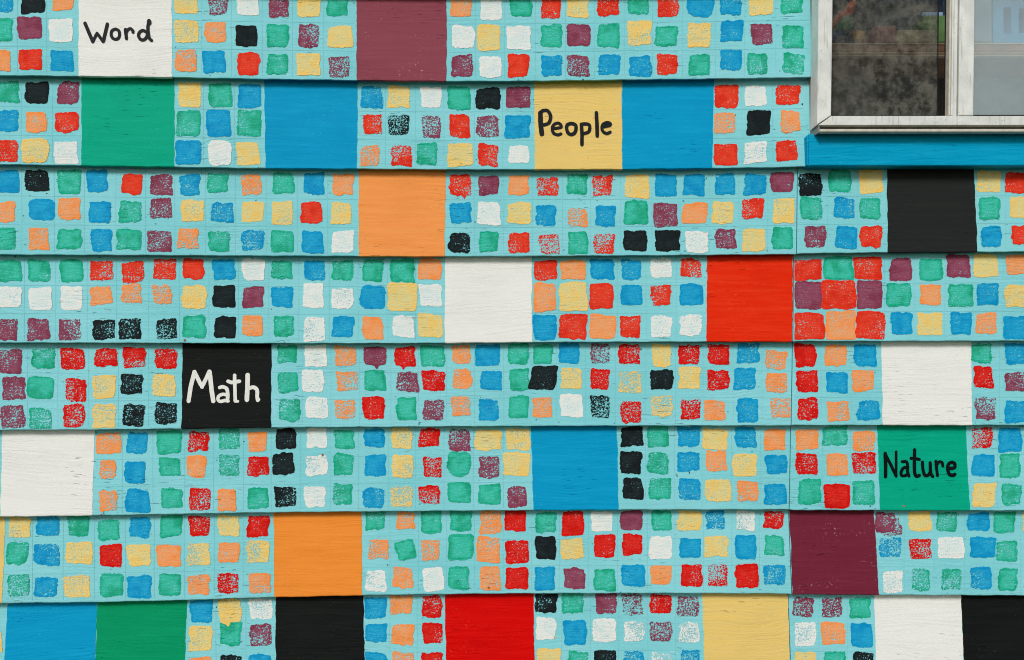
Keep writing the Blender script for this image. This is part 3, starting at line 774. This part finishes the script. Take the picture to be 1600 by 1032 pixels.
# ------------------------------------------------------------------ the window
win = empty('window', P(1500, 206, 0.0), 'weathered white metal sliding window above the blue trim board', 'window')
win['kind'] = 'thing'
LEAN = 0.0125
def WX(px, py): return px - LEAN * py
def hexa(mb, quad, df, db, bev=0.0009):
    """quad of survey corners (tl, tr, br, bl) -> a prism from df back to db with a chamfered front"""
    front = [P(x, y, df) for x, y in quad]
    cen = sum(front, Vector()) / 4
    n = len(mb.v)
    ins = []
    for i in range(4):
        a, b, c_ = front[i - 1], front[i], front[(i + 1) % 4]
        e1 = (a - b).normalized(); e2 = (c_ - b).normalized()
        ins.append(b + (e1 + e2) * bev)
    mb.v += ins + [Vector((p.x, p.y + bev, p.z)) for p in front] + [Vector((p.x, -db, p.z)) for p in front]
    for i in range(4):
        j = (i + 1) % 4
        mb.f += [(n + i, n + 4 + i, n + 4 + j, n + j), (n + 4 + i, n + 8 + i, n + 8 + j, n + 4 + j)]
    mb.f += [(n + 3, n + 2, n + 1, n), (n + 8, n + 9, n + 10, n + 11)][::-1]
def wq(x0, y0, x1, y1):
    return [(WX(x0, y0), y0), (WX(x1, y0), y0), (WX(x1, y1), y1), (WX(x0, y1), y1)]
YT = -300
# frame: mitred jamb and rails
mb = MB(); hexa(mb, [(WX(1279.2, YT), YT), (WX(1301.6, YT), YT + 22), (WX(1301.2, 181), 180.8), (WX(1279.4, 196), 195.4)], 0.052, 0.020, 0.0012)
jamb = mb.build('jamb', FRAME, win)
mb = MB(); hexa(mb, [(WX(1301.8, 181), 181.2), (WX(1740, 181), 181.2), (WX(1760, 196), 196.2), (WX(1280.6, 196), 196.2)], 0.0515, 0.020, 0.0012)
mb.build('bottom_rail', FRAME, win)
mb = MB(); hexa(mb, [(WX(1280, YT), YT - .4), (WX(1762, YT), YT - .4), (WX(1740, YT), YT + 21), (WX(1302.5, YT), YT + 21)], 0.0515, 0.020, 0.0012)
mb.build('top_rail', FRAME, win)
mb = MB(); hexa(mb, [(WX(1741, YT), YT + 22), (WX(1763, YT), YT), (WX(1763, 196), 195.4), (WX(1741, 181), 180.8)], 0.052, 0.020, 0.0012)
mb.build('jamb', FRAME, win)
# return on the wall side in its shaded grey, and the lower lip with a dark gap above it
mb = MB(); hexa(mb, wq(1281.0, YT - 4, 1283.6, 207.5), 0.0495, -0.002, 0.0006)
mb.build('side_return', SIDE, win)
mb = MB(); hexa(mb, wq(1285.0, 196.6, 1759, 206.0), 0.036, 0.002, 0.0004)
mb.build('drip_channel', DARKGAP, win)  # dark colour stands in for shade in the groove
mb = MB(); hexa(mb, wq(1283.4, 201.6, 1760, 206.4), 0.0495, 0.036, 0.0008)
mb.build('sill_lip', LIP, win)
# meeting stile: ribbed edge of the sliding sash, then the wide fixed stile
mb = MB()
hexa(mb, wq(1484.2, YT + 22, 1487.6, 180.9), 0.046, 0.035, 0.0004)
st = mb.build('sash_edge', LIP, win)
mb = MB(); hexa(mb, wq(1488.4, YT + 22, 1491.2, 180.9), 0.050, 0.035, 0.0005); hexa(mb, wq(1492.0, YT + 22, 1497.2, 182.6), 0.0515, 0.030, 0.0007)
mb.build('sash_rib', FRAME, win)
mb = MB(); hexa(mb, wq(1497.2, YT + 22, 1500.4, 183), 0.034, 0.010, 0.0004); hexa(mb, wq(1480.6, YT + 22, 1484.2, 180.9), 0.034, 0.026, 0.0004)
mb.build('dark_channel', DARKGAP, win)
mb = MB(); hexa(mb, wq(1500.0, YT + 22, 1523.6, 180.9), 0.0525, 0.012, 0.0010)
mb.build('meeting_stile', FRAME, win)
mb = MB(); hexa(mb, wq(1523.9, 179.6, 1740, 181.0), 0.050, 0.02, 0.0003)
mb.build('glazing_gasket', DARKGAP, win)

def glass_material(name, tint, film, filmc, rough=0.0):
    m = bpy.data.materials.new(name); m.use_nodes = True
    t = m.node_tree; t.nodes.clear()
    out = N(t, 'ShaderNodeOutputMaterial')
    tr = N(t, 'ShaderNodeBsdfTransparent'); tr.inputs[0].default_value = tint
    gl = N(t, 'ShaderNodeBsdfGlossy'); gl.inputs['Roughness'].default_value = rough
    fr = N(t, 'ShaderNodeFresnel'); fr.inputs[0].default_value = 1.5
    mx = N(t, 'ShaderNodeMixShader')
    t.links.new(fr.outputs[0], mx.inputs[0]); t.links.new(tr.outputs[0], mx.inputs[1]); t.links.new(gl.outputs[0], mx.inputs[2])
    df = N(t, 'ShaderNodeBsdfDiffuse'); df.inputs[0].default_value = filmc
    geo = N(t, 'ShaderNodeNewGeometry'); pos = geo.outputs['Position']
    n = noise(t, pos, 14, 4.0, 0.6); s1 = noise(t, pos, 260, 2.0)
    f = math_n(t, 'MULTIPLY', math_n(t, 'MULTIPLY_ADD', n, 0.7, 0.65), film)
    f = math_n(t, 'ADD', f, math_n(t, 'MULTIPLY', smooth_step(t, s1, 0.73, 0.77), 0.35), clamp=True)
    m2 = N(t, 'ShaderNodeMixShader')
    t.links.new(f, m2.inputs[0]); t.links.new(mx.outputs[0], m2.inputs[1]); t.links.new(df.outputs[0], m2.inputs[2])
    t.links.new(m2.outputs[0], out.inputs[0])
    return m
CLEAR = glass_material('sash_glass', (0.97, 0.98, 0.97, 1), 0.01, (0.4, 0.42, 0.42, 1))
SKYHAZE = glass_material('sky_haze_glass', (0.97, 0.98, 0.98, 1), 0.22, lin(214, 231, 231))  # pale diffuse film stands in for sky reflected in the pane
def pane(x0, x1, y0, y1, d, mat, label):
    mb = MB(); hexa(mb, wq(x0, y0, x1, y1), d, d - 0.003, 0.0001)
    o = mb.build('glass_pane', mat, win); o['label'] = label
pane(1300.5, 1479.5, YT + 20, 181.5, 0.022, CLEAR, 'dark glass pane behind the insect screen')
pane(1522.5, 1742, YT + 20, 181.5, 0.046, SKYHAZE, 'hazy grey glass pane without a screen')
# woven insect screen, real wires
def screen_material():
    m, t, b = base_mat('mottled_screen_wire', 0.7, 0.2)
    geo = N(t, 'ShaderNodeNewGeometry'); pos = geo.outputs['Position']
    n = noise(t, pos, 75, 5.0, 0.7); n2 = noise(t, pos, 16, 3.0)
    c = mix(t, smooth_step(t, n, 0.36, 0.68), lin(58, 58, 52), lin(160, 158, 144))  # painted mottling stands in for trees reflected in the pane
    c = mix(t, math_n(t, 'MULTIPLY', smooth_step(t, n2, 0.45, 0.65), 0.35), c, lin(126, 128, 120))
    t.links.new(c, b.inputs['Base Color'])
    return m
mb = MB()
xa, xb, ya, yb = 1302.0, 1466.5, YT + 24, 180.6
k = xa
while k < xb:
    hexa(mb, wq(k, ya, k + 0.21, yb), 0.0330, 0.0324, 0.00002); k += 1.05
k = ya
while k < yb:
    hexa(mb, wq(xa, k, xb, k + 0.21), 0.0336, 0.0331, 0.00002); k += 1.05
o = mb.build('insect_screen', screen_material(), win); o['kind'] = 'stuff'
mb = MB(); hexa(mb, wq(1466.4, ya, 1467.4, yb), 0.0345, 0.031, 0.0001)
mb.build('screen_edge', DARKGAP, win)

# ------------------------------------------------------------------ inside the room
room = MB()  # unseen room, shaped low, roofless and pale to let sky light in
room.box(-1.2, 1.6, 2.3, 2.36, 0, 1.4); room.box(-1.26, -1.2, 0.09, 2.36, 0, 1.4); room.box(1.6, 1.66, 0.09, 2.36, 0, 1.4)
room.box(-1.2, 1.6, 0.09, 2.3, 0.0, 0.05)
rm = room.build('interior_wall', plain('room_plaster', lin(226, 224, 216), 0.8), None, (0, 0, 0)); rm['kind'] = 'structure'

def inbox(name, x0, x1, y0, y1, d0, d1, rgb, label, cat, bev=0.002, grp=None, rough=0.6):
    mb = MB(); mb.sbox(x0, x1, y0, y1, d0, d1, bev)
    return tag(mb.build(name, plain(name + '_finish', lin(*rgb), rough, 0.18, 25)), label, cat, grp)
sh = empty('wooden_shelf', P(1500, 88, -0.16), 'brown wooden shelf edge seen across both window panes', 'shelf')
mb = MB(); mb.sbox(1230, 1800, 69.5, 82.0, -0.16, -0.42, 0.002); mb.build('shelf_board', plain('brown_wood', lin(176, 124, 92), 0.5, 0.25, 30), sh)
mb = MB(); mb.sbox(1230, 1800, 67.2, 69.2, -0.158, -0.17, 0.0006); mb.sbox(1230, 1800, 85.8, 87.6, -0.158, -0.17, 0.0005); mb.sbox(1230, 1800, 82.3, 83.5, -0.159, -0.17, 0.0004)
mb.build('edge_highlight', plain('tan_highlight', lin(244, 214, 176), 0.5), sh)  # pale strips paint the highlights along the shelf edges
inbox('back_panel', 1230, 1510, 88, 330, -0.30, -0.33, (58, 56, 50), 'dark panel below the shelf behind the insect screen', 'panel')
inbox('back_panel', 1512, 1820, 88, 330, -0.30, -0.33, (176, 194, 196), 'grey blue panel below the shelf behind the hazy pane', 'panel')
cab = empty('blue_cabinet', P(1640, 66, -0.30), 'light blue cabinet with tall slots standing on the shelf behind the hazy pane', 'cabinet')
mb = MB()
blue = plain('light_blue_paint', lin(90, 186, 240), 0.5, 0.1, 30)
mb.sbox(1552, 1568, -80, 67.1, -0.30, -0.38); mb.sbox(1580.5, 1592, -80, 67.1, -0.30, -0.38); mb.sbox(1608, 1760, -80, 67.1, -0.30, -0.38)
mb.sbox(1568, 1580.5, 53, 67.1, -0.30, -0.38); mb.sbox(1592, 1608, 52, 67.1, -0.30, -0.38); mb.sbox(1568, 1580.5, -80, 12, -0.30, -0.38); mb.sbox(1592, 1608, -80, 13, -0.30, -0.38)
mb.build('front_panel', blue, cab)
mb = MB(); mb.sbox(1553, 1759, -79, 66, -0.381, -0.40); mb.build('back_board', plain('slot_backing', lin(150, 152, 146), 0.7), cab)
inbox('grey_box', 1505, 1551, -60, 67.1, -0.28, -0.36, (140, 158, 176), 'grey blue box on the shelf between the panes', 'box')
inbox('green_box', 1442, 1500, 24, 67.1, -0.27, -0.35, (116, 160, 92), 'green box on the shelf beside the dark sash edge', 'box')
inbox('cream_box', 1402, 1462, 47, 67.1, -0.22, -0.262, (236, 222, 180), 'cream box lying on the shelf before the green box', 'box')
inbox('pink_box', 1368, 1401, 40, 67.1, -0.23, -0.30, (206, 152, 144), 'dusky pink box on the shelf beside the cream box', 'box')
inbox('blue_board', 1368, 1520, -120, 7, -0.38, -0.42, (52, 92, 142), 'dark blue board high behind the insect screen', 'board')
inbox('pale_panel', 1372, 1441, 8.5, 67, -0.40, -0.44, (150, 168, 180), 'pale grey board standing behind the boxes', 'board')
def blob(name, cx, cy, d, rx, ry, tilt, rgb, label, cat):
    verts, faces = [], []
    nu, nv = 14, 9
    ct, st_ = math.cos(tilt), math.sin(tilt)
    c0 = P(cx, cy, d)
    for j in range(nv + 1):
        ph = math.pi * j / nv
        for i in range(nu):
            th = 2 * math.pi * i / nu
            k = 1 + 0.10 * math.sin(3 * th + cx) * math.sin(ph)
            u, w, q = math.sin(ph) * math.cos(th) * k, math.cos(ph), math.sin(ph) * math.sin(th) * k
            x, z = u * rx * S, w * ry * S
            verts.append(c0 + Vector((x * ct - z * st_, q * rx * S, x * st_ + z * ct)))
    for j in range(nv):
        for i in range(nu):
            a = j * nu + i; b = j * nu + (i + 1) % nu
            faces.append((a, b, b + nu, a + nu))
    return tag(mesh_obj(name, verts, faces, plain(name + '_cloth', lin(*rgb), 0.8, 0.25, 40), None, c0, True), label, cat)
blob('soft_toy', 1327, 16, -0.24, 9, 20, -0.5, (240, 110, 66), 'orange red soft toy high behind the insect screen', 'toy')
blob('soft_toy', 1308, 30, -0.25, 7, 18, -0.5, (206, 120, 96), 'faded red soft toy at the edge of the screened pane', 'toy')
blob('soft_toy', 1320, 40, -0.21, 13, 21, -0.6, (104, 172, 116), 'green soft toy leaning behind the insect screen', 'toy')
blob('soft_toy', 1341, 58, -0.20, 11, 12, 0.6, (238, 172, 78), 'mustard yellow soft toy low on the shelf', 'toy')
blob('soft_toy', 1312, 58, -0.20, 12, 11, 0.2, (70, 104, 150), 'dark blue soft toy on the shelf beside the mustard one', 'toy')
inbox('dark_panel', 1230, 1367, -120, 66.9, -0.34, -0.38, (50, 60, 66), 'dark slate board behind the soft toys', 'board')

# ------------------------------------------------------------------ ground outside
gm, t, b = base_mat('grass_and_dirt', 0.9, 0.1)
geo = N(t, 'ShaderNodeNewGeometry')
n = noise(t, geo.outputs['Position'], 3, 5.0, 0.6)
t.links.new(mix(t, smooth_step(t, n, 0.35, 0.65), (0.045, 0.06, 0.03, 1), (0.09, 0.10, 0.055, 1)), b.inputs['Base Color'])
gr = mesh_obj('ground', [(-300, -300, -0.02), (300, -300, -0.02), (300, 300, -0.02), (-300, 300, -0.02)], [(0, 1, 2, 3)], gm)
gr['kind'] = 'structure'
